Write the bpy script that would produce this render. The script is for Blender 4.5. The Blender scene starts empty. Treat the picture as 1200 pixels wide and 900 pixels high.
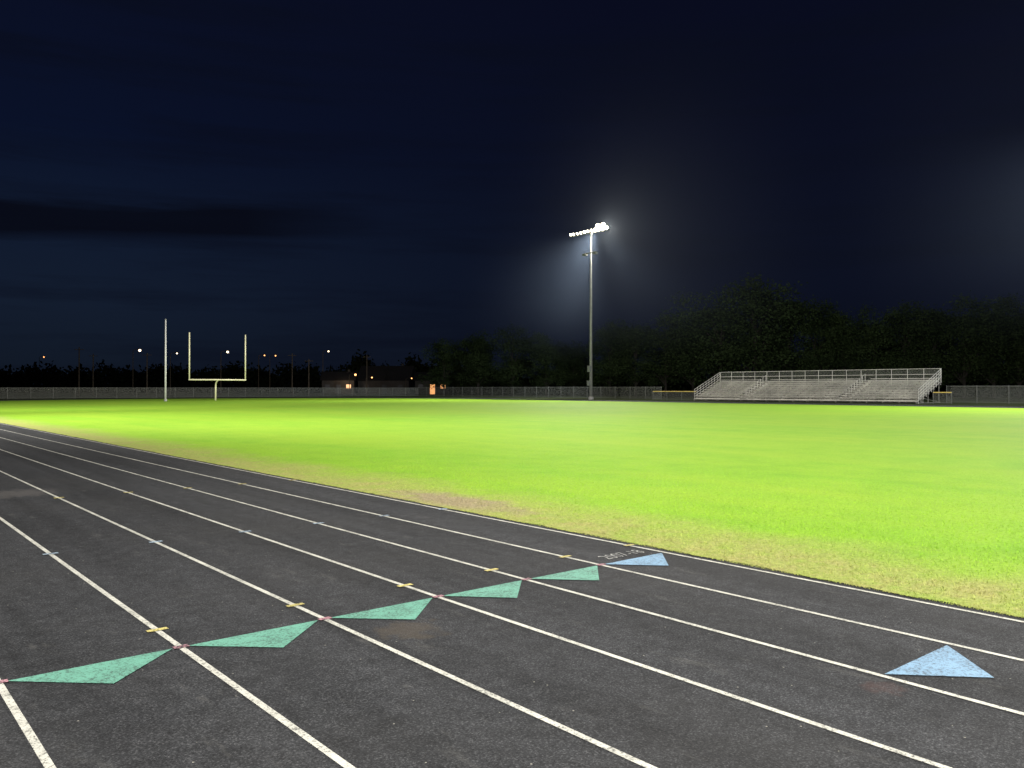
import bpy, math, random
import numpy as np
from mathutils import Vector, Matrix
random.seed(7); rng=np.random.default_rng(7)
S=bpy.context.scene
COL=S.collection
S.view_settings.view_transform='Standard'; S.view_settings.look='None'; S.view_settings.exposure=0; S.view_settings.gamma=1

# world frame: +Y runs along the straight of the track, +X runs across it towards the field.
CA,SA=math.cos(math.radians(39.91)),math.sin(math.radians(39.91))
def place(t,d,z=0.0):      # bearing tangent + distance from the standing point
    X=t*d
    return Vector((CA*X+SA*d,-SA*X+CA*d,z))

# ---------------- node helpers ----------------
def N(nt,typ,**kw):
    n=nt.nodes.new(typ)
    for k,v in kw.items():
        setattr(n,k,v)
    return n
def newmat(name):
    m=bpy.data.materials.new(name); m.use_nodes=True
    nt=m.node_tree; b=nt.nodes['Principled BSDF']
    return m,nt,b
def ramp(nt,src,stops):
    r=nt.nodes.new('ShaderNodeValToRGB')
    el=r.color_ramp.elements
    while len(el)<len(stops): el.new(0.5)
    for e,(p,c) in zip(el,stops):
        e.position=p; e.color=(c[0],c[1],c[2],1) if hasattr(c,'__len__') else (c,c,c,1)
    nt.links.new(src,r.inputs[0]); return r.outputs[0]
def noise(nt,vec,scale,detail=4,rough=0.55):
    n=N(nt,'ShaderNodeTexNoise'); n.inputs['Scale'].default_value=scale
    n.inputs['Detail'].default_value=detail; n.inputs['Roughness'].default_value=rough
    if vec is not None: nt.links.new(vec,n.inputs['Vector'])
    return n.outputs['Fac']
def mixc(nt,f,a,b,mode='MIX'):
    m=N(nt,'ShaderNodeMix',data_type='RGBA',blend_type=mode)
    for s,k in ((f,0),(a,6),(b,7)):
        if hasattr(s,'is_linked') or hasattr(s,'links'): nt.links.new(s,m.inputs[k])
        elif k==0: m.inputs[0].default_value=s
        else: m.inputs[k].default_value=(s[0],s[1],s[2],1)
    return m.outputs[2]
def math_(nt,op,a,b=None,c=None,clamp=False):
    m=N(nt,'ShaderNodeMath',operation=op,use_clamp=clamp)
    for i,s in enumerate((a,b,c)):
        if s is None: continue
        if hasattr(s,'links'): nt.links.new(s,m.inputs[i])
        else: m.inputs[i].default_value=s
    return m.outputs[0]
def simple(name,col,rough=0.6,metal=0.0,var=0.25,scale=3.0,bump=0.0):
    m,nt,b=newmat(name)
    tc=N(nt,'ShaderNodeTexCoord')
    f=noise(nt,tc.outputs['Object'],scale,6)
    c=ramp(nt,f,[(0.3,[x*(1-var) for x in col]),(0.7,[min(1,x*(1+var)) for x in col])])
    nt.links.new(c,b.inputs['Base Color'])
    b.inputs['Roughness'].default_value=rough; b.inputs['Metallic'].default_value=metal
    if bump:
        bp=N(nt,'ShaderNodeBump'); bp.inputs['Strength'].default_value=bump
        nt.links.new(noise(nt,tc.outputs['Object'],scale*8,3),bp.inputs['Height'])
        nt.links.new(bp.outputs[0],b.inputs['Normal'])
    return m
def emis(name,col,strength):
    m,nt,b=newmat(name)
    b.inputs['Base Color'].default_value=(0.8,0.8,0.8,1)
    b.inputs['Emission Color'].default_value=(*col,1); b.inputs['Emission Strength'].default_value=strength
    m.cycles.emission_sampling='NONE'
    return m

# ---------------- mesh helper ----------------
class MB:
    def __init__(s): s.v=[]; s.f=[]
    def box(s,c,d,rot=None):
        o=len(s.v); cx,cy,cz=c; x,y,z=d[0]/2,d[1]/2,d[2]/2
        for k in ((-x,-y,-z),(x,-y,-z),(x,y,-z),(-x,y,-z),(-x,-y,z),(x,-y,z),(x,y,z),(-x,y,z)):
            p=Vector(k)
            if rot is not None: p=rot@p
            s.v.append((p.x+cx,p.y+cy,p.z+cz))
        for q in ((0,3,2,1),(4,5,6,7),(0,1,5,4),(1,2,6,5),(2,3,7,6),(3,0,4,7)):
            s.f.append(tuple(o+i for i in q))
        return s
    def tube(s,pts,rad,n=10,caps=True):
        pts=[Vector(p) for p in pts]
        if not hasattr(rad,'__len__'): rad=[rad]*len(pts)
        o=len(s.v)
        ref=None
        for i,p in enumerate(pts):
            a=pts[max(0,i-1)]; b=pts[min(len(pts)-1,i+1)]
            t=(b-a).normalized()
            if ref is None:
                ref=Vector((1,0,0)) if abs(t.x)<0.8 else Vector((0,1,0))
            u=(ref-t*ref.dot(t)).normalized(); w=t.cross(u); ref=u
            for k in range(n):
                an=2*math.pi*k/n
                q=p+(u*math.cos(an)+w*math.sin(an))*rad[i]
                s.v.append(tuple(q))
        for i in range(len(pts)-1):
            for k in range(n):
                a=o+i*n+k; b=o+i*n+(k+1)%n
                s.f.append((a,b,b+n,a+n))
        if caps:
            s.f.append(tuple(o+k for k in reversed(range(n))))
            s.f.append(tuple(o+(len(pts)-1)*n+k for k in range(n)))
        return s
    def obj(s,name,mat,loc=(0,0,0),parent=None,smooth=False,label=None,**props):
        me=bpy.data.meshes.new(name); me.from_pydata(s.v,[],s.f); me.update()
        if smooth: me.shade_smooth()
        me.materials.append(mat)
        return mk(name,me,loc,parent,label,**props)
def mk(name,me,loc=(0,0,0),parent=None,label=None,**props):
    ob=bpy.data.objects.new(name,me); ob.location=loc
    COL.objects.link(ob)
    if parent is not None: ob.parent=parent
    if label: ob['label']=label
    for k,v in props.items(): ob[k]=v
    return ob
def empty(name,loc,label,category,group=None,rz=0):
    ob=bpy.data.objects.new(name,None); ob.empty_display_size=0.3; ob.location=loc; ob.rotation_euler[2]=rz
    COL.objects.link(ob); ob['label']=label; ob['category']=category
    if group: ob['group']=group
    return ob

# ---------------- materials ----------------
def mat_track():
    m,nt,b=newmat('track_rubber'); L=nt.links
    g=N(nt,'ShaderNodeNewGeometry'); P=g.outputs['Position']
    big=noise(nt,P,0.35,5)
    mp=N(nt,'ShaderNodeMapping'); mp.inputs['Scale'].default_value=(2.2,0.12,1); L.new(P,mp.inputs[0])
    streak=noise(nt,mp.outputs[0],1.0,5,0.6)
    fine=noise(nt,P,95,3,0.7)
    med=noise(nt,P,7,6,0.65)
    c=ramp(nt,fine,[(0.30,(0.008,0.0083,0.0095)),(0.55,(0.033,0.034,0.0375)),(0.75,(0.115,0.116,0.120))])
    f1=ramp(nt,streak,[(0.3,0.68),(0.7,1.40)])
    c=mixc(nt,1.0,c,f1,'MULTIPLY')
    f2=ramp(nt,med,[(0.3,0.72),(0.7,1.32)])
    c=mixc(nt,1.0,c,f2,'MULTIPLY')
    dust=ramp(nt,big,[(0.45,0.0),(0.8,0.35)])
    c=mixc(nt,dust,c,(0.058,0.056,0.054))
    v=N(nt,'ShaderNodeTexVoronoi'); v.inputs['Scale'].default_value=9; L.new(P,v.inputs['Vector'])
    grit=math_(nt,'LESS_THAN',v.outputs['Distance'],0.045)
    sel=N(nt,'ShaderNodeSeparateColor'); L.new(v.outputs['Color'],sel.inputs[0])
    gs=math_(nt,'MULTIPLY',grit,math_(nt,'GREATER_THAN',sel.outputs[0],0.5))
    c=mixc(nt,gs,c,(0.26,0.25,0.22))
    mp3=N(nt,'ShaderNodeMapping'); mp3.inputs['Scale'].default_value=(3.0,0.9,1); mp3.inputs['Rotation'].default_value=(0,0,0.5); L.new(P,mp3.inputs[0])
    sc=ramp(nt,noise(nt,mp3.outputs[0],1.3,8,0.75),[(0.585,0.0),(0.72,0.6)])
    c=mixc(nt,sc,c,(0.10,0.098,0.094))
    for (cx,cy,r,col,st) in ((4.30,2.10,0.09,(0.09,0.05,0.045),0.35),(2.95,4.60,0.20,(0.085,0.070,0.055),0.5),(2.3,14.3,0.5,(0.13,0.12,0.115),0.45)):
        vm=N(nt,'ShaderNodeVectorMath',operation='DISTANCE'); L.new(P,vm.inputs[0]); vm.inputs[1].default_value=(cx,cy,0)
        d=math_(nt,'ADD',vm.outputs['Value'],math_(nt,'MULTIPLY',math_(nt,'SUBTRACT',med,0.5),r*3.5))
        f=ramp(nt,math_(nt,'DIVIDE',d,r*2),[(0.3,st),(0.62,0.0)])
        c=mixc(nt,f,c,col)
    L.new(c,b.inputs['Base Color'])
    b.inputs['Roughness'].default_value=0.85
    b.inputs['Specular IOR Level'].default_value=0.22
    bp=N(nt,'ShaderNodeBump'); bp.inputs['Strength'].default_value=0.7; bp.inputs['Distance'].default_value=0.007
    L.new(fine,bp.inputs['Height']); L.new(bp.outputs[0],b.inputs['Normal'])
    return m
def mat_paint(name,col,wear=0.42,under=(0.04,0.04,0.043),sc=70,var=0.2):
    m,nt,b=newmat(name); L=nt.links
    g=N(nt,'ShaderNodeNewGeometry'); P=g.outputs['Position']
    f=noise(nt,P,sc,4,0.8); f2=noise(nt,P,4,6,0.7)
    s=math_(nt,'ADD',math_(nt,'MULTIPLY',f,0.75),math_(nt,'MULTIPLY',f2,0.25))
    w=ramp(nt,s,[(wear-0.06,0.0),(wear+0.05,1.0)])
    cc=ramp(nt,f2,[(0.3,[x*(1-var) for x in col]),(0.7,[min(1,x*(1+var*.5)) for x in col])])
    c=mixc(nt,w,under,cc)
    L.new(c,b.inputs['Base Color']); b.inputs['Roughness'].default_value=0.7
    b.inputs['Specular IOR Level'].default_value=0.3
    bp=N(nt,'ShaderNodeBump'); bp.inputs['Strength'].default_value=0.5; bp.inputs['Distance'].default_value=0.005
    L.new(f,bp.inputs['Height']); L.new(bp.outputs[0],b.inputs['Normal'])
    return m
def mat_grass(name,blade=False):
    m,nt,b=newmat(name); L=nt.links
    g=N(nt,'ShaderNodeNewGeometry'); P=g.outputs['Position']
    sp=N(nt,'ShaderNodeSeparateXYZ'); L.new(P,sp.inputs[0])
    big=noise(nt,P,0.10,5,0.6); mid=noise(nt,P,0.9,6,0.65); fine=noise(nt,P,28,5,0.75)
    mp=N(nt,'ShaderNodeMapping'); mp.inputs['Scale'].default_value=(0.9,0.08,1); mp.inputs['Rotation'].default_value=(0,0,0.02); L.new(P,mp.inputs[0])
    strp=noise(nt,mp.outputs[0],0.8,4,0.6)
    green=ramp(nt,mid,[(0.28,(0.165,0.35,0.024)),(0.5,(0.205,0.40,0.028)),(0.75,(0.250,0.43,0.034))])
    yel=(0.275,0.43,0.034)
    f=ramp(nt,math_(nt,'ADD',math_(nt,'MULTIPLY',big,0.5),math_(nt,'MULTIPLY',strp,0.5)),[(0.38,0.0),(0.64,0.85)])
    c=mixc(nt,f,green,yel)
    edge=math_(nt,'SUBTRACT',sp.outputs[0],6.33)
    wob=math_(nt,'MULTIPLY',math_(nt,'SUBTRACT',noise(nt,P,0.55,6,0.7),0.5),2.8)
    e2=math_(nt,'ADD',edge,wob)
    dry=ramp(nt,math_(nt,'DIVIDE',e2,2.6),[(0.18,0.95),(0.75,0.0)])
    vm=N(nt,'ShaderNodeVectorMath',operation='DISTANCE')
    mp2=N(nt,'ShaderNodeMapping'); mp2.inputs['Scale'].default_value=(1.0,0.33,1); L.new(P,mp2.inputs[0])
    L.new(mp2.outputs[0],vm.inputs[0]); vm.inputs[1].default_value=(6.80,9.4*0.33,0)
    soilf=math_(nt,'ADD',vm.outputs['Value'],math_(nt,'MULTIPLY',math_(nt,'SUBTRACT',noise(nt,P,3,5,0.7),0.5),0.9))
    soil=ramp(nt,soilf,[(0.22,0.95),(0.60,0.0)])
    straw=ramp(nt,fine,[(0.3,(0.27,0.26,0.085)),(0.7,(0.41,0.375,0.15))])
    dm=math_(nt,'MULTIPLY',dry,ramp(nt,noise(nt,P,2.4,6,0.75),[(0.30,0.45),(0.6,0.97)]))
    c=mixc(nt,dm,c,straw)
    c=mixc(nt,soil,c,ramp(nt,fine,[(0.3,(0.24,0.195,0.11)),(0.7,(0.38,0.32,0.20))]))
    if blade:
        rv=ramp(nt,g.outputs['Random Per Island'],[(0.0,0.90),(1.0,1.2)])
        c=mixc(nt,1.0,c,rv,'MULTIPLY')
    else:
        fv=ramp(nt,fine,[(0.28,0.72),(0.7,1.2)])
        c=mixc(nt,1.0,c,fv,'MULTIPLY')
        bp=N(nt,'ShaderNodeBump'); bp.inputs['Strength'].default_value=0.5; bp.inputs['Distance'].default_value=0.03
        L.new(fine,bp.inputs['Height']); L.new(bp.outputs[0],b.inputs['Normal'])
    L.new(c,b.inputs['Base Color']); b.inputs['Roughness'].default_value=0.8
    b.inputs['Specular IOR Level'].default_value=0.12
    return m
def mat_ground():
    m,nt,b=newmat('rough_ground'); L=nt.links
    g=N(nt,'ShaderNodeNewGeometry'); P=g.outputs['Position']
    c=ramp(nt,noise(nt,P,0.25,7,0.7),[(0.3,(0.030,0.042,0.016)),(0.55,(0.05,0.06,0.024)),(0.75,(0.085,0.078,0.044))])
    c=mixc(nt,1.0,c,ramp(nt,noise(nt,P,12,5,0.7),[(0.3,0.7),(0.7,1.2)]),'MULTIPLY')
    L.new(c,b.inputs['Base Color']); b.inputs['Roughness'].default_value=0.9; b.inputs['Specular IOR Level'].default_value=0.1
    return m
def mat_link():
    m,nt,b=newmat('chain_link'); L=nt.links
    uv=N(nt,'ShaderNodeUVMap'); s=N(nt,'ShaderNodeSeparateXYZ'); L.new(uv.outputs[0],s.inputs[0])
    a=math_(nt,'ADD',s.outputs[0],s.outputs[1]); d=math_(nt,'SUBTRACT',s.outputs[0],s.outputs[1])
    def wire(x):
        fr=math_(nt,'FRACT',math_(nt,'MULTIPLY',x,12.0))
        return math_(nt,'LESS_THAN',fr,0.12)
    w=math_(nt,'MAXIMUM',wire(a),wire(d))
    L.new(w,b.inputs['Alpha'])
    b.inputs['Base Color'].default_value=(0.24,0.25,0.22,1); b.inputs['Roughness'].default_value=0.6; b.inputs['Metallic'].default_value=0.2
    return m
def mat_leaf(name,dark,light):
    m,nt,b=newmat(name); L=nt.links
    g=N(nt,'ShaderNodeNewGeometry'); P=g.outputs['Position']
    c=ramp(nt,noise(nt,P,0.35,4,0.6),[(0.35,dark),(0.65,light)])
    c=mixc(nt,1.0,c,ramp(nt,g.outputs['Random Per Island'],[(0,0.85),(1,1.15)]),'MULTIPLY')
    L.new(c,b.inputs['Base Color']); b.inputs['Roughness'].default_value=0.9; b.inputs['Specular IOR Level'].default_value=0.03
    return m
M_track=mat_track(); M_white=mat_paint('white_line_paint',(0.58,0.57,0.51),0.45,(0.09,0.09,0.085))
M_green=mat_paint('green_paint',(0.145,0.36,0.275),0.46,(0.06,0.10,0.085),60,0.12); M_blue=mat_paint('blue_paint',(0.21,0.35,0.50),0.46,(0.08,0.11,0.14),60,0.12)
M_lightblue=mat_paint('pale_blue_paint',(0.42,0.54,0.66),0.48); M_yellow=mat_paint('yellow_paint',(0.62,0.53,0.19),0.46)
M_pink=mat_paint('pink_paint',(0.50,0.26,0.30),0.50)
M_stencil=mat_paint('stencil_paint',(0.50,0.50,0.48),0.48)
M_grass=mat_grass('turf'); M_blade=mat_grass('turf_blade',True)
M_ground=mat_ground(); M_link=mat_link()
M_galv=simple('galvanised_steel',(0.27,0.275,0.26),0.55,0.2,0.15,2)
M_fpost=simple('fence_steel',(0.17,0.175,0.155),0.6,0.3,0.2,2)
M_alu=simple('weathered_aluminium',(0.66,0.63,0.56),0.55,0.0,0.28,0.5)
M_frame=simple('frame_steel',(0.28,0.265,0.23),0.55,0.1,0.2,4)
M_goal=simple('goal_yellow_paint',(0.80,0.77,0.52),0.4,0,0.06,3)
M_whitepole=simple('white_pole_paint',(0.62,0.62,0.60),0.45,0,0.08,3)
M_ycap=simple('yellow_cap_plastic',(0.65,0.48,0.12),0.5,0,0.08,3)
M_dark=simple('dark_housing',(0.06,0.06,0.065),0.5,0.4,0.2,5)
M_box=simple('grey_cabinet',(0.22,0.23,0.22),0.5,0.2,0.1,5)
M_conc=simple('concrete',(0.35,0.34,0.32),0.9)
M_bark=simple('bark',(0.022,0.018,0.014),0.9,0,0.35,3,0.5)
M_wood=simple('pole_timber',(0.08,0.06,0.04),0.9,0,0.3,2)
M_leaf=mat_leaf('leaves',(0.016,0.026,0.010),(0.034,0.052,0.020))
M_leaf2=mat_leaf('far_leaves',(0.009,0.012,0.007),(0.018,0.024,0.012))
M_flood=emis('flood_lens',(1.0,0.88,0.66),30)
M_cool=emis('lamp_cool',(1.0,0.78,0.52),5); M_warm=emis('lamp_warm',(1.0,0.42,0.13),4)
M_win=emis('lit_window',(1.0,0.42,0.12),1.2)
M_wall=simple('siding',(0.045,0.040,0.036),0.8,0,0.15,1); M_roof=simple('shingle',(0.012,0.011,0.011),0.9,0,0.3,2)

# ---------------- world ----------------
w=bpy.data.worlds.new('World'); S.world=w; w.use_nodes=True
nt=w.node_tree; L=nt.links; bg=nt.nodes['Background']
tc=N(nt,'ShaderNodeTexCoord'); D=tc.outputs['Generated']
rot=N(nt,'ShaderNodeVectorRotate',rotation_type='Z_AXIS'); rot.inputs['Angle'].default_value=math.radians(39.91); L.new(D,rot.inputs['Vector'])
sp=N(nt,'ShaderNodeSeparateXYZ'); L.new(rot.outputs[0],sp.inputs[0])
elev=sp.outputs[2]; bear=sp.outputs[0]
left=ramp(nt,elev,[(0.0,(0.0054,0.0088,0.0165)),(0.09,(0.0066,0.0120,0.0265)),(0.17,(0.0054,0.0106,0.0270)),(0.27,(0.0030,0.0058,0.0205)),(0.46,(0.0029,0.0043,0.0150))])
right=ramp(nt,elev,[(0.0,(0.0038,0.0054,0.0122)),(0.12,(0.0032,0.0048,0.0137)),(0.46,(0.0027,0.0036,0.0128))])
fb=N(nt,'ShaderNodeMapRange'); fb.inputs['From Min'].default_value=-0.45; fb.inputs['From Max'].default_value=0.15; L.new(bear,fb.inputs['Value'])
sky=mixc(nt,fb.outputs[0],left,right)
mp=N(nt,'ShaderNodeMapping'); mp.inputs['Scale'].default_value=(1.3,1.3,16); L.new(rot.outputs[0],mp.inputs[0])
cl=noise(nt,mp.outputs[0],1.6,6,0.62)
cf=ramp(nt,cl,[(0.46,0.0),(0.64,0.55)])
ctr=math_(nt,'ADD',math_(nt,'ADD',0.206,math_(nt,'MULTIPLY',bear,0.066)),math_(nt,'MULTIPLY',math_(nt,'SUBTRACT',cl,0.5),0.03))
band=math_(nt,'SUBTRACT',1.0,math_(nt,'DIVIDE',math_(nt,'ABSOLUTE',math_(nt,'SUBTRACT',elev,ctr)),0.021),None,True)
lf=N(nt,'ShaderNodeMapRange'); lf.inputs['From Min'].default_value=-0.15; lf.inputs['From Max'].default_value=-0.30; L.new(bear,lf.inputs['Value'])
bandf=math_(nt,'MULTIPLY',math_(nt,'MULTIPLY',math_(nt,'MULTIPLY',band,2.4,None,True),lf.outputs[0]),0.9)
c2=mixc(nt,cf,sky,(0.0028,0.0040,0.0105))
c3=mixc(nt,bandf,c2,(0.0023,0.0030,0.0072))
L.new(c3,bg.inputs['Color']); bg.inputs['Strength'].default_value=1.0

# ---------------- ground, track, field ----------------
XC=39.5; YE=95.0; YB=-60.0
def path(R,n=72):
    pts=[(XC-R,y) for y in np.linspace(YB,YE,60)]
    for k in range(1,n): 
        a=math.pi-math.pi*k/n
        pts.append((XC+R*math.cos(a),YE+R*math.sin(a)))
    pts+= [(XC+R,y) for y in np.linspace(YE,YB,60)]
    return pts
def ring(name,Ri,Ro,z,mat,**kw):
    a=path(Ri);b=path(Ro); n=len(a); mb=MB()
    mb.v=[(x,y,z) for x,y in a]+[(x,y,z) for x,y in b]
    mb.f=[(i,i+1,n+i+1,n+i) for i in range(n-1)]
    return mb.obj(name,mat,**kw)
g=MB(); g.v=[(-3000,-3000,0),(3000,-3000,0),(3000,3000,0),(-3000,3000,0)]; g.f=[(0,1,2,3)]
g.obj('ground',M_ground,kind='structure')
track=ring('running_track',33.0,40.85,0.004,M_track,kind='structure')
lanes=[33.27,34.15,35.03,35.91,36.846,37.805,38.757,39.67,40.58]
for R in lanes:
    ring('lane_line',R-0.019,R+0.019,0.008,M_white,parent=track)
mb=MB()
ys=[YB]+list(np.arange(-5,40,0.05))+list(np.linspace(40,YE,60))
near=[]
jit=0.0
for y in ys:
    jit=0.8*jit+random.gauss(0,0.009)
    near.append((XC-33.16+max(-0.045,min(0.06,jit)),y))
arc=[(XC+33.16*math.cos(math.pi-math.pi*k/72),YE+33.16*math.sin(math.pi-math.pi*k/72)) for k in range(1,72)]
far=[(XC+33.16,YE),(XC+33.16,YB)]
mb.v=[(x,y,0.012) for x,y in near+arc+far]; 
from mathutils.geometry import tessellate_polygon
mb.f=[tuple(t) for t in tessellate_polygon([[Vector(v) for v in mb.v]])]
field=mb.obj('field',M_grass,kind='structure')
if field.data.polygons[0].normal.z<0: field.data.flip_normals()

def tri(name,x0,x1,yb,mat,lab):
    mb=MB(); z=0.010; m=(x0+x1)/2
    mb.v=[(x0,yb,z),(m,yb-0.41,z),(x1,yb,z)]; mb.f=[(0,1,2)]
    return mb.obj(name,mat,parent=track,label=lab)
edges=[0.743,1.695,2.654,3.59,4.47,5.35,6.23]
for i in range(6):
    a,b=edges[i]+0.035,edges[i+1]-0.05
    tri('exchange_triangle',a,b,5.16,M_blue if i==5 else M_green,'pale blue painted triangle' if i==5 else 'green painted triangle')
tri('exchange_triangle',4.47+0.03,5.35-0.05,2.19,M_blue,'blue painted triangle')
def bar(name,x,y,w,h,mat,lab):
    mb=MB(); z=0.0125
    mb.v=[(x-w/2,y-h/2,z),(x+w/2,y-h/2,z),(x+w/2,y+h/2,z),(x-w/2,y+h/2,z)]; mb.f=[(0,1,2,3)]
    return mb.obj(name,mat,parent=track,label=lab)
for e in edges[1:]:
    bar('lane_tick',e,5.62,0.13,0.05,M_yellow,'yellow painted tick')
    bar('lane_tick',e,8.85,0.13,0.055,M_lightblue,'pale blue painted tick')
    bar('lane_tick',e,13.3,0.13,0.065,M_yellow,'yellow painted tick')
for e in edges[:-1]:
    bar('line_crossing_mark',e,5.16,0.09,0.05,M_pink,'pink painted mark')
cu=bpy.data.curves.new('stencil','FONT'); cu.body='2007-18'; cu.size=0.20; cu.offset=-0.002
to=bpy.data.objects.new('stencil_tmp',cu); COL.objects.link(to)
bpy.context.view_layer.update()
me=bpy.data.meshes.new_from_object(to.evaluated_get(bpy.context.evaluated_depsgraph_get()))
bpy.data.objects.remove(to); me.materials.clear(); me.materials.append(M_stencil)
t=mk('stencilled_number',me,(5.56,5.27,0.0125),track,'white stencilled number on the track')
wd=max(v.co.x for v in me.vertices); t.scale=(0.52/wd,1.15,1)

def blades(name,n,x0,x1,y0,y1,hmin,hmax,bw):
    r=rng.random(n)**1.7
    x=x0+(x1-x0)*r; y=y0+(y1-y0)*rng.random(n)**1.25
    x+=0.03*rng.standard_normal(n); x=np.maximum(x,6.315)
    h=hmin+(hmax-hmin)*rng.random(n)
    h*=np.clip((x-6.3)*1.1+0.45,0.45,1.0)*np.clip(1.25-(x-6.3)/11.0,0.25,1.0)*np.clip(1.3-(y+1)/30.0,0.3,1.0)
    a=rng.random(n)*2*math.pi; dx=np.cos(a)*bw*0.5; dy=np.sin(a)*bw*0.5
    lx=rng.standard_normal(n)*h*0.6; ly=rng.standard_normal(n)*h*0.6
    z0=np.full(n,0.010)
    V=np.empty((n,3,3))
    V[:,0]=np.stack([x-dx,y-dy,z0],1); V[:,1]=np.stack([x+dx,y+dy,z0],1); V[:,2]=np.stack([x+lx,y+ly,z0+h],1)
    me=bpy.data.meshes.new(name); me.vertices.add(3*n); me.vertices.foreach_set('co',V.reshape(-1))
    me.loops.add(3*n); me.loops.foreach_set('vertex_index',np.arange(3*n,dtype=np.int32))
    me.polygons.add(n); me.polygons.foreach_set('loop_start',np.arange(0,3*n,3,dtype=np.int32))
    me.update(calc_edges=True); me.materials.append(M_blade)
    return mk(name,me,kind='stuff')
bl=blades('grass',230000,6.32,17.0,-1.0,26.0,0.010,0.030,0.0065)
bl['label']='short mown green grass with straw coloured edge'

# ---------------- floodlight pole ----------------
def flood_pole(loc,lab):
    root=empty('floodlight_pole',loc,lab,'light pole')
    MB().tube([(0,0,0),(0,0,12),(0,0,24.0)],[0.24,0.17,0.11],14).obj('pole',M_galv,parent=root,smooth=True)
    MB().tube([(0,0,0),(0,0,0.4)],[0.36,0.36],14).obj('base',M_conc,parent=root)
    MB().box((-0.22,0,23.3),(0.12,7.4,0.14)).box((0.0,0,23.3),(0.45,0.3,0.3)).obj('crossarm',M_galv,parent=root)
    MB().box((-0.2,0,20.5),(0.12,2.4,0.12)).obj('crossarm',M_galv,parent=root)
    def head(y,z,s,aim_y,lens):
        rot=Matrix.Rotation(aim_y,3,'Z')@Matrix.Rotation(math.radians(-28),3,'Y')
        mb=MB(); pts=[Vector((0.30,0,0)),Vector((0.1,0,0)),Vector((-0.22,0,0)),Vector((-0.30,0,0))]
        c=Vector((-0.45,y,z))
        mb.tube([c+rot@(p*s) for p in pts],[0.10*s,0.22*s,0.34*s,0.37*s],14)
        mb.tube([c+rot@Vector((0.05,0,0)),Vector((-0.22,y,23.3 if z>22 else 20.5))],0.04,6)
        h=mb.obj('floodlight',M_dark,parent=root,smooth=False)
        lb=MB(); lb.tube([c+rot@(Vector((-0.302,0,0))*s),c+rot@(Vector((-0.36,0,0))*s)],[0.32*s,0.20*s],14)
        lb.obj('lens',lens,parent=h)
    for i in range(11):
        y=-3.5+i*7.0/10
        head(y,23.55+random.uniform(-.04,.04),(0.56 if i>3 else 0.85)*random.uniform(.82,1.15),math.radians(random.uniform(-15,35)),M_flood)
    for y in (-2.9,-1.9): head(y,24.05,0.95,math.radians(30),M_flood)
    MB().tube([(-0.22,-3.3,23.3),(-0.22,-3.3,24.1)],0.04,6).tube([(-0.22,-1.5,23.3),(-0.22,-1.5,24.1)],0.04,6).box((-0.22,-2.4,24.0),(0.1,1.9,0.08)).obj('bracket',M_galv,parent=root)
    for y in (-1.0,1.0): MB().box((-0.2,y,20.35),(0.45,0.6,0.28)).obj('driver_box',M_box,parent=root)
    MB().box((-0.35,0,4.3),(0.3,0.45,0.9)).obj('cabinet',M_box,parent=root)
    MB().box((-0.38,0.1,2.3),(0.3,0.4,0.7)).obj('cabinet',M_box,parent=root)
    return root
flood_pole((82.9,81.9,0),'tall grey steel pole with a lit row of floodlights')

def spot(name,loc,aim,power,size,blend,col=(1,0.97,0.90),rad=0.8):
    l=bpy.data.lights.new(name,'SPOT'); l.energy=power; l.spot_size=math.radians(size); l.spot_blend=blend
    l.color=col; l.shadow_soft_size=rad
    o=bpy.data.objects.new(name,l); COL.objects.link(o); o.location=loc
    o.rotation_euler=(Vector(aim)-Vector(loc)).to_track_quat('-Z','Y').to_euler()
    return o
spot('flood_lamp',(82.0,81.9,23.4),(40,66,0),75000,118,1.0)
spot('flood_lamp',(82.5,15.0,23.4),(34,34,0),125000,120,1.0)
spot('flood_lamp',(-10.0,48.0,23.4),(38,44,0),135000,104,1.0)
spot('flood_lamp',(-10.0,-14.0,23.4),(26,14,0),130000,100,1.0)
spot('flood_lamp',(-10.0,-14.0,23.4),(29,25,0),80000,44,1.0)
spot('flood_lamp',(-10.0,48.0,23.4),(30,20,0),50000,50,1.0)
spot('flood_lamp',(-10.0,48.0,23.4),(20,92,0),150000,62,1.0)
spot('flood_lamp',(82.0,81.9,23.4),(46,106,0),75000,78,1.0)
BL=(0.86,0.93,1.0)
spot('added_haze_light',(84.6,82.5,23.5),(85.5,97.0,12.5),62000,92,1.0,BL)  # added lights inside the haze, behind the heads, to draw the visible beams
spot('added_haze_light',(84.6,81.0,23.5),(86.0,76,12.0),9000,90,1.0,BL)
spot('added_haze_light',(84.6,16.0,23.4),(88.0,30.0,14.0),36000,100,1.0,BL)
l=bpy.data.lights.new('added_haze_light','POINT'); l.energy=5500; l.color=(1,.92,.78); l.shadow_soft_size=.4  # added point light, gives the haze a warm halo by the heads
o=bpy.data.objects.new('added_haze_light',l); o.location=(84.6,80.5,23.9); COL.objects.link(o)
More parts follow.
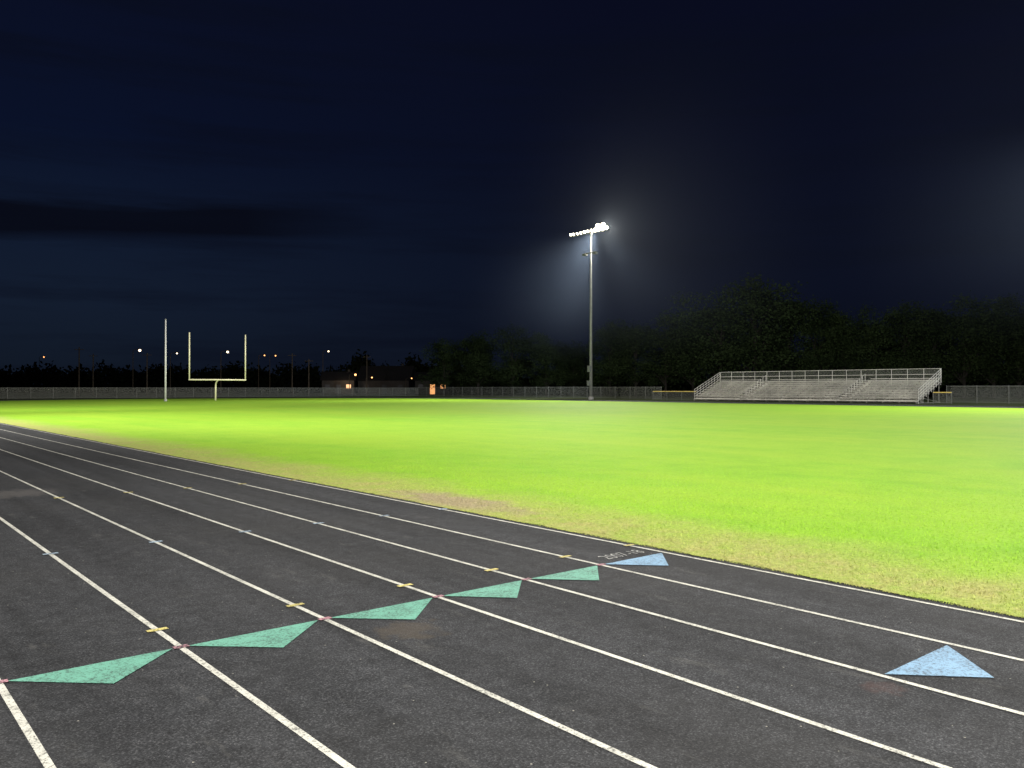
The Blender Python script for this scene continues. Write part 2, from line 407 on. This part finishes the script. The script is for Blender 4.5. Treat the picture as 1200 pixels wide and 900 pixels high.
# haze volume behind the far masts, density shaped round the lamps for their glow
mh=bpy.data.materials.new('thin_haze'); mh.use_nodes=True; nt=mh.node_tree; nt.nodes.remove(nt.nodes['Principled BSDF'])
vs_=N(nt,'ShaderNodeVolumeScatter'); vs_.inputs['Anisotropy'].default_value=0.0
vs_.inputs['Color'].default_value=(0.70,0.83,1.0,1)
g=N(nt,'ShaderNodeNewGeometry'); s_=N(nt,'ShaderNodeSeparateXYZ'); nt.links.new(g.outputs['Position'],s_.inputs[0])
def near_(pt,r0,r1):
    vm=N(nt,'ShaderNodeVectorMath',operation='DISTANCE'); nt.links.new(g.outputs['Position'],vm.inputs[0]); vm.inputs[1].default_value=pt
    m_=N(nt,'ShaderNodeMapRange',interpolation_type='SMOOTHSTEP'); nt.links.new(vm.outputs['Value'],m_.inputs['Value'])
    m_.inputs['From Min'].default_value=r0; m_.inputs['From Max'].default_value=r1
    m_.inputs['To Min'].default_value=0.0; m_.inputs['To Max'].default_value=1.0
    return m_.outputs[0]
a_=math_(nt,'ADD',near_((86,84,22),38,2),near_((88,14,24),42,4))
zf=N(nt,'ShaderNodeMapRange',interpolation_type='SMOOTHSTEP'); nt.links.new(s_.outputs[2],zf.inputs['Value'])
zf.inputs['From Min'].default_value=4.0; zf.inputs['From Max'].default_value=16.0
nt.links.new(math_(nt,'MULTIPLY',math_(nt,'MULTIPLY',a_,zf.outputs[0]),0.0022),vs_.inputs['Density'])
nt.links.new(vs_.outputs[0],nt.nodes['Material Output'].inputs['Volume'])
mh.cycles.volume_step_rate=0.8
MB().box((92.6,52,28.5),(18,140,49)).obj('haze',mh,kind='structure')

# ---------------- goal post ----------------
gx,gy=38.8,104.4
gp=empty('goal_post',(gx,gy,0),'pale yellow gooseneck football goal post on the grass','goal post')
zc=2.65; hw=3.56
MB().tube([(0,0.8,0),(0,0.8,1.7),(0,0.7,2.15),(0,0.4,2.45),(0,0,zc)],0.10,12).obj('support',M_goal,parent=gp,smooth=True)
MB().tube([(-hw-0.08,0,zc),(hw+0.08,0,zc)],0.09,12).obj('crossbar',M_goal,parent=gp,smooth=True)
for sx in (-1,1):
    MB().tube([(sx*hw,0,zc),(sx*hw,0,8.5)],0.08,10).obj('upright',M_goal,parent=gp,smooth=True)
p=place(-0.4177,101)
fp=empty('flag_pole',p,'bare white metal pole standing behind the field','pole')
MB().tube([(0,0,0),(0,0,5),(0,0,9.9)],[0.11,0.10,0.07],12).obj('shaft',M_whitepole,parent=fp,smooth=True)
MB().tube([(0,0,0),(0,0,0.25)],[0.2,0.16],12).obj('base',M_galv,parent=fp)
MB().tube([(0,0,9.9),(0,0,9.97),(0,0,10.05)],[0.09,0.12,0.03],10).obj('cap',M_galv,parent=fp)

# ---------------- fences ----------------
def link_panel(mb_name,a,b,z0,z1,parent):
    a=Vector((a[0],a[1],0)); b=Vector((b[0],b[1],0)); Ln=(b-a).length
    me=bpy.data.meshes.new(mb_name)
    me.from_pydata([(a.x,a.y,z0),(b.x,b.y,z0),(b.x,b.y,z1),(a.x,a.y,z1)],[],[(0,1,2,3)])
    uv=me.uv_layers.new(name='UVMap')
    for i,c in enumerate(((0,z0),(Ln,z0),(Ln,z1),(0,z1))): uv.data[i].uv=c
    me.materials.append(M_link)
    return mk(mb_name,me,parent=parent)
def fence(a,b,h,lab,step=3.0,cap=None,group='chain-link fence runs'):
    a=Vector((a[0],a[1],0)); b=Vector((b[0],b[1],0)); Ln=(b-a).length; d=(b-a)/Ln
    root=empty('chain_link_fence',a,lab,'fence',group,rz=math.atan2(d.y,d.x))
    n=max(1,round(Ln/step))
    if cap is None: MB().tube([(0,0,h),(Ln,0,h)],0.032,8).obj('top_rail',M_fpost,parent=root)
    else: MB().tube([(0,0,h),(Ln,0,h)],0.06,10).obj('top_cap',cap,parent=root)
    MB().tube([(0,0,0.12),(Ln,0,0.12)],0.012,6).obj('bottom_wire',M_fpost,parent=root)
    pm=MB().tube([(0,0,0),(0,0,h+0.03)],0.035,8).tube([(0,0,h+0.03),(0,0,h+0.08)],[0.05,0.02],8)
    p0=pm.obj('fence_post',M_fpost,parent=root)
    for i in range(1,n+1):
        q=p0.copy(); COL.objects.link(q); q.parent=root; q.location=(Ln*i/n,0,0)
    link_panel('wire_mesh',(0,0.045),(Ln,0.045),0.06,h-0.03,root)
    return root
fence((92.5,77.3),(92.5,140),1.75,'grey chain-link fence along dark ground by the woods')
fence((92.5,140),(-62,140),1.65,'long grey chain-link fence beyond the end of the track')
fence((92.5,38.2),(92.5,14),1.8,'grey chain-link fence beside the bleachers')
fence((87.4,67.2),(87.4,74.5),1.15,'low chain-link fence with bright yellow top cap',2.6,M_ycap,'yellow capped low fences')
fence((87.4,35.6),(87.4,37.4),1.15,'low chain-link fence with bright yellow top cap',1.7,M_ycap,'yellow capped low fences')

# ---------------- bleachers ----------------
B=empty('bleachers',(86,38.3,0),'long empty silver aluminium bleachers with rear guard rail','bleachers')
LB=28.0; rows=9; tr=0.60; rise=0.25
secs=[(0.0,7.4),(8.7,20.2),(21.5,LB)]
for i in range(rows):
    x=i*tr; zf_=0.22+rise*i
    mb=MB(); fb_=MB()
    for (s0,s1) in secs:
        mb.box((x+0.12,(s0+s1)/2,zf_+0.42),(0.25,s1-s0,0.05))
    mb.obj('seat',M_alu,parent=B)
    fb_.box((x-0.21,LB/2,zf_),(0.30,LB,0.04)).box((x+0.01,LB/2,zf_+0.08),(0.02,LB,0.08))
    fb_.obj('footboard',M_alu,parent=B)
fr=MB()
nb=17
for k in range(nb):
    y=0.05+k*(LB-0.1)/(nb-1)
    x1=rows*tr-0.2; z1=0.22+rise*(rows-1)
    fr.tube([(-0.35,y,0.12),(x1,y,z1-0.02)],0.06,6)
    fr.tube([(-0.35,y,0.06),(x1+0.1,y,0.06)],0.04,6)
    for j in (2,4,6,8.3):
        x=j*tr; fr.tube([(x,y,0.06),(x,y,0.2+rise*(j-0.3))],0.035,6)
    fr.tube([(x1,y,0.1),(2*tr,y,0.55)],0.025,6)
    for i in range(rows):
        fr.box((i*tr+0.12,y,0.22+rise*i+0.2),(0.06,0.05,0.38))
fr.obj('frame',M_frame,parent=B)
xb=rows*tr-0.1; zb=0.22+rise*(rows-1); zt=3.68
gr=MB()
for z in (zt,zt-0.6,zb+0.25): gr.tube([(xb,0,z),(xb,LB,z)],0.028,6)
for k in range(nb):
    y=k*LB/(nb-1); gr.tube([(xb,y,zb-0.3),(xb,y,zt)],0.026,6)
gr.obj('rear_guard_rail',M_alu,parent=B)
link_panel('rear_wire_mesh',(xb+0.04,0),(xb+0.04,LB),zb+0.1,zt,B)
def zl(x,o): return 0.22+rise*x/tr+o
for y in (-0.06,LB+0.06):
    sr=MB()
    for o in (1.25,0.95,0.65,0.35): 
        sr.tube([(-0.1,y,zl(-0.1,o)),(xb-0.7,y,zl(xb-0.7,o)),(xb,y,min(zt,zl(xb,o)+0.1))],0.026,6)
    for j in range(0,rows+1,1):
        x=min(xb,j*tr-0.08); sr.tube([(x,y,zl(x,-0.25)),(x,y,zl(x,1.25))],0.022,6)
    sr.obj('side_guard_rail',M_alu,parent=B)
for y in (8.05,20.85):
    ar=MB()
    for i in range(rows):
        ar.box((i*tr+0.05,y,0.22+rise*i+0.16),(0.28,0.8,0.03)).box((i*tr-0.08,y,0.22+rise*i+0.09),(0.02,0.8,0.12))
    ar.obj('aisle_steps',M_frame,parent=B)
    hr=MB()
    for j in (1,3,5,7):
        x=j*tr
        hr.tube([(x,y,0.22+rise*j),(x,y,0.22+rise*j+0.95),(x+tr*1.1,y,0.22+rise*(j+1.1)+0.95),(x+tr*1.1,y,0.22+rise*(j+1))],0.03,6)
    hr.obj('hand_rail',M_alu,parent=B)

# ---------------- trees ----------------
def crown_mesh(name,seed,ncl=130,per=85,mat=None):
    r=np.random.default_rng(seed); V=[];F=[]
    lobes=[(r.uniform(-.17,.17),r.uniform(-.17,.17),r.uniform(.38,.78),r.uniform(.15,.22)) for _ in range(10)]
    lobes+=[(0,0,.55,.26),(r.uniform(-.05,.05),r.uniform(-.05,.05),.78,.17)]
    lobes+=[(r.uniform(-.2,.2),r.uniform(-.2,.2),.28,.15) for _ in range(4)]
    for c in range(ncl):
        lx,ly,lz,lr=lobes[c%len(lobes)]
        d=r.standard_normal(3); d/=np.linalg.norm(d)
        cc=np.array([lx,ly,lz])+d*lr*r.uniform(.5,.95)
        cr=r.uniform(.045,.075)
        p=cc+r.standard_normal((per,3))*cr*np.array([1,1,.7])*0.72
        p[:,2]=np.clip(p[:,2],.07,1.0)
        for q in p:
            s=r.uniform(.006,.013)
            u=r.standard_normal(3); u/=np.linalg.norm(u)
            v=np.cross(u,r.standard_normal(3)); v/=np.linalg.norm(v)
            o=len(V)
            V+= [tuple(q-u*s),tuple(q-v*s*.6),tuple(q+u*s),tuple(q+v*s*.6)]
            F.append((o,o+1,o+2,o+3))
    me=bpy.data.meshes.new(name); me.from_pydata(V,[],F); me.update(); me.materials.append(mat or M_leaf)
    return me,lobes
vari=[]
for k in range(5):
    cm,lobes=crown_mesh('crown_mesh',100+k)
    tb=MB(); tb.tube([(0,0,0),(0.004,0,.12),(0.0,0.006,.3),(0.01,0,.55),(0,0,.78)],[.022,.016,.013,.008,.003],9)
    for (lx,ly,lz,lr) in lobes:
        z0=max(.12,lz-.25); tb.tube([(0,0,z0),(lx*.5,ly*.5,z0+(lz-z0)*.6),(lx,ly,lz)],[.009,.006,.002],6)
    tm=bpy.data.meshes.new('trunk_mesh'); tm.from_pydata(tb.v,[],tb.f); tm.update(); tm.materials.append(M_bark)
    vari.append((cm,tm))
def tree(pos,H,W,k,lab,group,kind='leafy_tree'):
    root=empty(kind,pos,lab,'tree',group,rz=random.uniform(0,6.28))
    cm,tm=vari[k%5]
    c=mk('crown',cm,parent=root); c.scale=(W,W,H)
    t_=mk('trunk',tm,parent=root); t_.scale=(H*.8,H*.8,H)
T=[(-.082,190,13.3),(-.041,185,15.3),(0,180,15.5),(.041,175,13.6),(.074,180,11.8),(.118,165,15.2),(.149,160,15.9),(.185,158,16.0),(.218,155,16.4),
(.252,150,20.1),(.293,148,22.0),(.334,150,20.5),(.365,148,17.6),(.401,145,15.3),(.437,142,15.8),(.473,140,16.3),(.509,140,17.3),(.545,138,17.2),(.581,136,17.0),(.612,135,16.3),(.648,134,16.8)]
for i,(t_,d,H) in enumerate(T):
    big=H>19
    W=H*1.25 if big else H*1.15
    lab='very tall broad leafy tree rising over the woods' if big else 'leafy tree at the dark woodland edge'
    tree(place(t_,d),H*1.04,max(W,15),i*3+1,lab,'trees along the woodland edge')
for i in range(19):
    t_=-.07+i*.04+random.uniform(-.01,.01); d=200-i*2.6+random.uniform(-4,8)
    tree(place(t_,d),random.uniform(10,14)*(1.15 if t_>.2 else 1.0),random.uniform(14,17),i*2,'leafy tree at the dark woodland edge','trees along the woodland edge')
def foliage_mass(name,segs,mat,leaf,lab):
    V=[];F=[];r=np.random.default_rng(5)
    for (t0,t1,d0,d1,h0,h1,n) in segs:
        for _ in range(n):
            tt=r.uniform(t0,t1); hh=h0+(h1-h0)*(0.5+0.5*math.sin(tt*61)*math.cos(tt*143+1)) 
            dd=d0+(d1-d0)*(tt-t0)/(t1-t0)+r.uniform(-5,5); pz=r.uniform(0,1)**.8*hh
            c=np.array(place(tt,dd,pz)); 
            P_=c+r.standard_normal((9,3))*leaf*1.6; P_[:,2]=np.clip(P_[:,2],.05,None)
            for q in P_:
                s=leaf*r.uniform(.5,1.2); u=r.standard_normal(3);u/=np.linalg.norm(u); v=np.cross(u,r.standard_normal(3));v/=np.linalg.norm(v)
                o=len(V); V+=[tuple(q-u*s),tuple(q-v*s*.6),tuple(q+u*s),tuple(q+v*s*.6)]; F.append((o,o+1,o+2,o+3))
    me=bpy.data.meshes.new(name); me.from_pydata(V,[],F); me.update(); me.materials.append(mat)
    return mk(name,me,label=lab,kind='stuff')
foliage_mass('undergrowth',[(-.07,.15,208,180,2.5,5.0,1600),(.15,.68,172,148,2.0,4.5,3200)],M_leaf2,.45,'dark undergrowth below the woodland trees')
foliage_mass('distant_woods',[(-.72,-.10,290,290,5.0,9.0,3000),(-.20,-.06,265,265,4,11,900)],M_leaf2,.8,'far dark tree belt across the open ground')

# ---------------- distant lamps, poles and houses ----------------
def street_lamp(pos,z,mat,s,lab):
    root=empty('street_lamp',pos,lab,'street lamp','street lamps beyond the field')
    MB().tube([(0,0,0),(0,0,z-.3),(0.3,-.2,z),(1.2,-.8,z+.15)],[.11,.08,.06,.05],8).obj('lamp_pole',M_wood,parent=root)
    MB().box((1.3,-.9,z+.15),(.9,.5,.2)).obj('lamp_head',M_dark,parent=root)
    MB().tube([(1.3,-.9,z+.04),(1.3,-.9,z-.15*s),(1.3,-.9,z-.4*s),(1.3,-.9,z-.5*s)],[.22*s,.34*s,.26*s,.1*s],12).obj('lamp_bulb',mat,parent=root)
for (t_,d,z,mt,s) in ((-.457,200,10.9,0,.9),(-.412,205,10.3,0,.5),(-.351,200,10.5,0,.8),(-.3055,230,10.8,1,.5),(-.292,235,10.9,1,.5),(-.228,240,12.4,0,.65),(-.57,300,13,1,.6),(-.196,222,5.4,1,.9),(-.176,224,4.6,1,.6),(-.128,228,4.4,1,.5)):
    street_lamp(place(t_,d),z,M_warm if mt else M_cool,s,'lit street lamp with orange glow' if mt else 'lit street lamp with pale glow')
for (t_,d,h) in ((-.522,180,10.5),(-.505,190,9.5),(-.44,185,9.5),(-.265,200,10),(-.245,195,8.5),(-.175,210,10)):
    r_=empty('utility_pole',place(t_,d),'dark timber utility pole with crossarm','utility pole','utility poles beyond the field')
    MB().tube([(0,0,0),(0,0,h)],[.16,.11],8).obj('pole_shaft',M_wood,parent=r_)
    MB().box((0,0,h-.5),(2.0,.12,.12),Matrix.Rotation(-.7,3,'Z')).obj('crossarm',M_wood,parent=r_)
def house(pos,w_,d_,hw_,hr_,rz,lit,lab):
    root=empty('house',pos,lab,'house',None,rz)
    MB().box((0,0,hw_/2),(w_,d_,hw_)).obj('wall',M_wall,parent=root)
    rf=MB(); a=w_/2+.5;b_=d_/2+.5
    rf.v=[(-a,-b_,hw_),(a,-b_,hw_),(a,b_,hw_),(-a,b_,hw_),(-a,0,hw_+hr_),(a,0,hw_+hr_)]
    rf.f=[(0,1,5,4),(2,3,4,5),(0,4,3),(1,2,5),(0,3,2,1)]
    rf.obj('roof',M_roof,parent=root)
    MB().box((w_*.3,0.3,hw_+hr_),(.6,.6,1.2)).obj('chimney',M_wall,parent=root)
    for k,x in enumerate((-w_*.33,0.02*w_,w_*.33)):
        if k==1: MB().box((x,-d_/2-.03,1.3),(1.3,.06,2.6)).obj('door',M_dark if lit<2 else M_win,parent=root)
        else: MB().box((x,-d_/2-.03,2.1),(1.3,.06,1.1)).obj('window',M_win if (lit and k==2) else M_dark,parent=root)
rzc=math.radians(-39.91)
house(place(-.208,240),9,8,3.8,2.6,rzc+.1,1,'small house with a warmly lit window and gable roof')
house(place(-.150,245),15,10,3.8,4.4,rzc-.1,0,'dark house with a broad gable roof')
house(place(-.095,225),9,8,3.6,2.4,rzc,2,'low dark house with an orange lit doorway')
pl=place(-.200,233,3.8)
l=bpy.data.lights.new('porch_lamp','POINT'); l.energy=260; l.color=(1,.7,.45); l.shadow_soft_size=.3
o=bpy.data.objects.new('porch_lamp',l); o.location=pl; COL.objects.link(o)

# ---------------- camera ----------------
cam=bpy.data.cameras.new('camera'); cam.sensor_width=36; cam.lens=29.16; cam.clip_end=8000; cam.clip_start=0.05
co=bpy.data.objects.new('camera',cam); COL.objects.link(co); co.location=(0,0,1.58)
co.rotation_euler=(math.radians(90.295),0,math.radians(-39.91)); S.camera=co
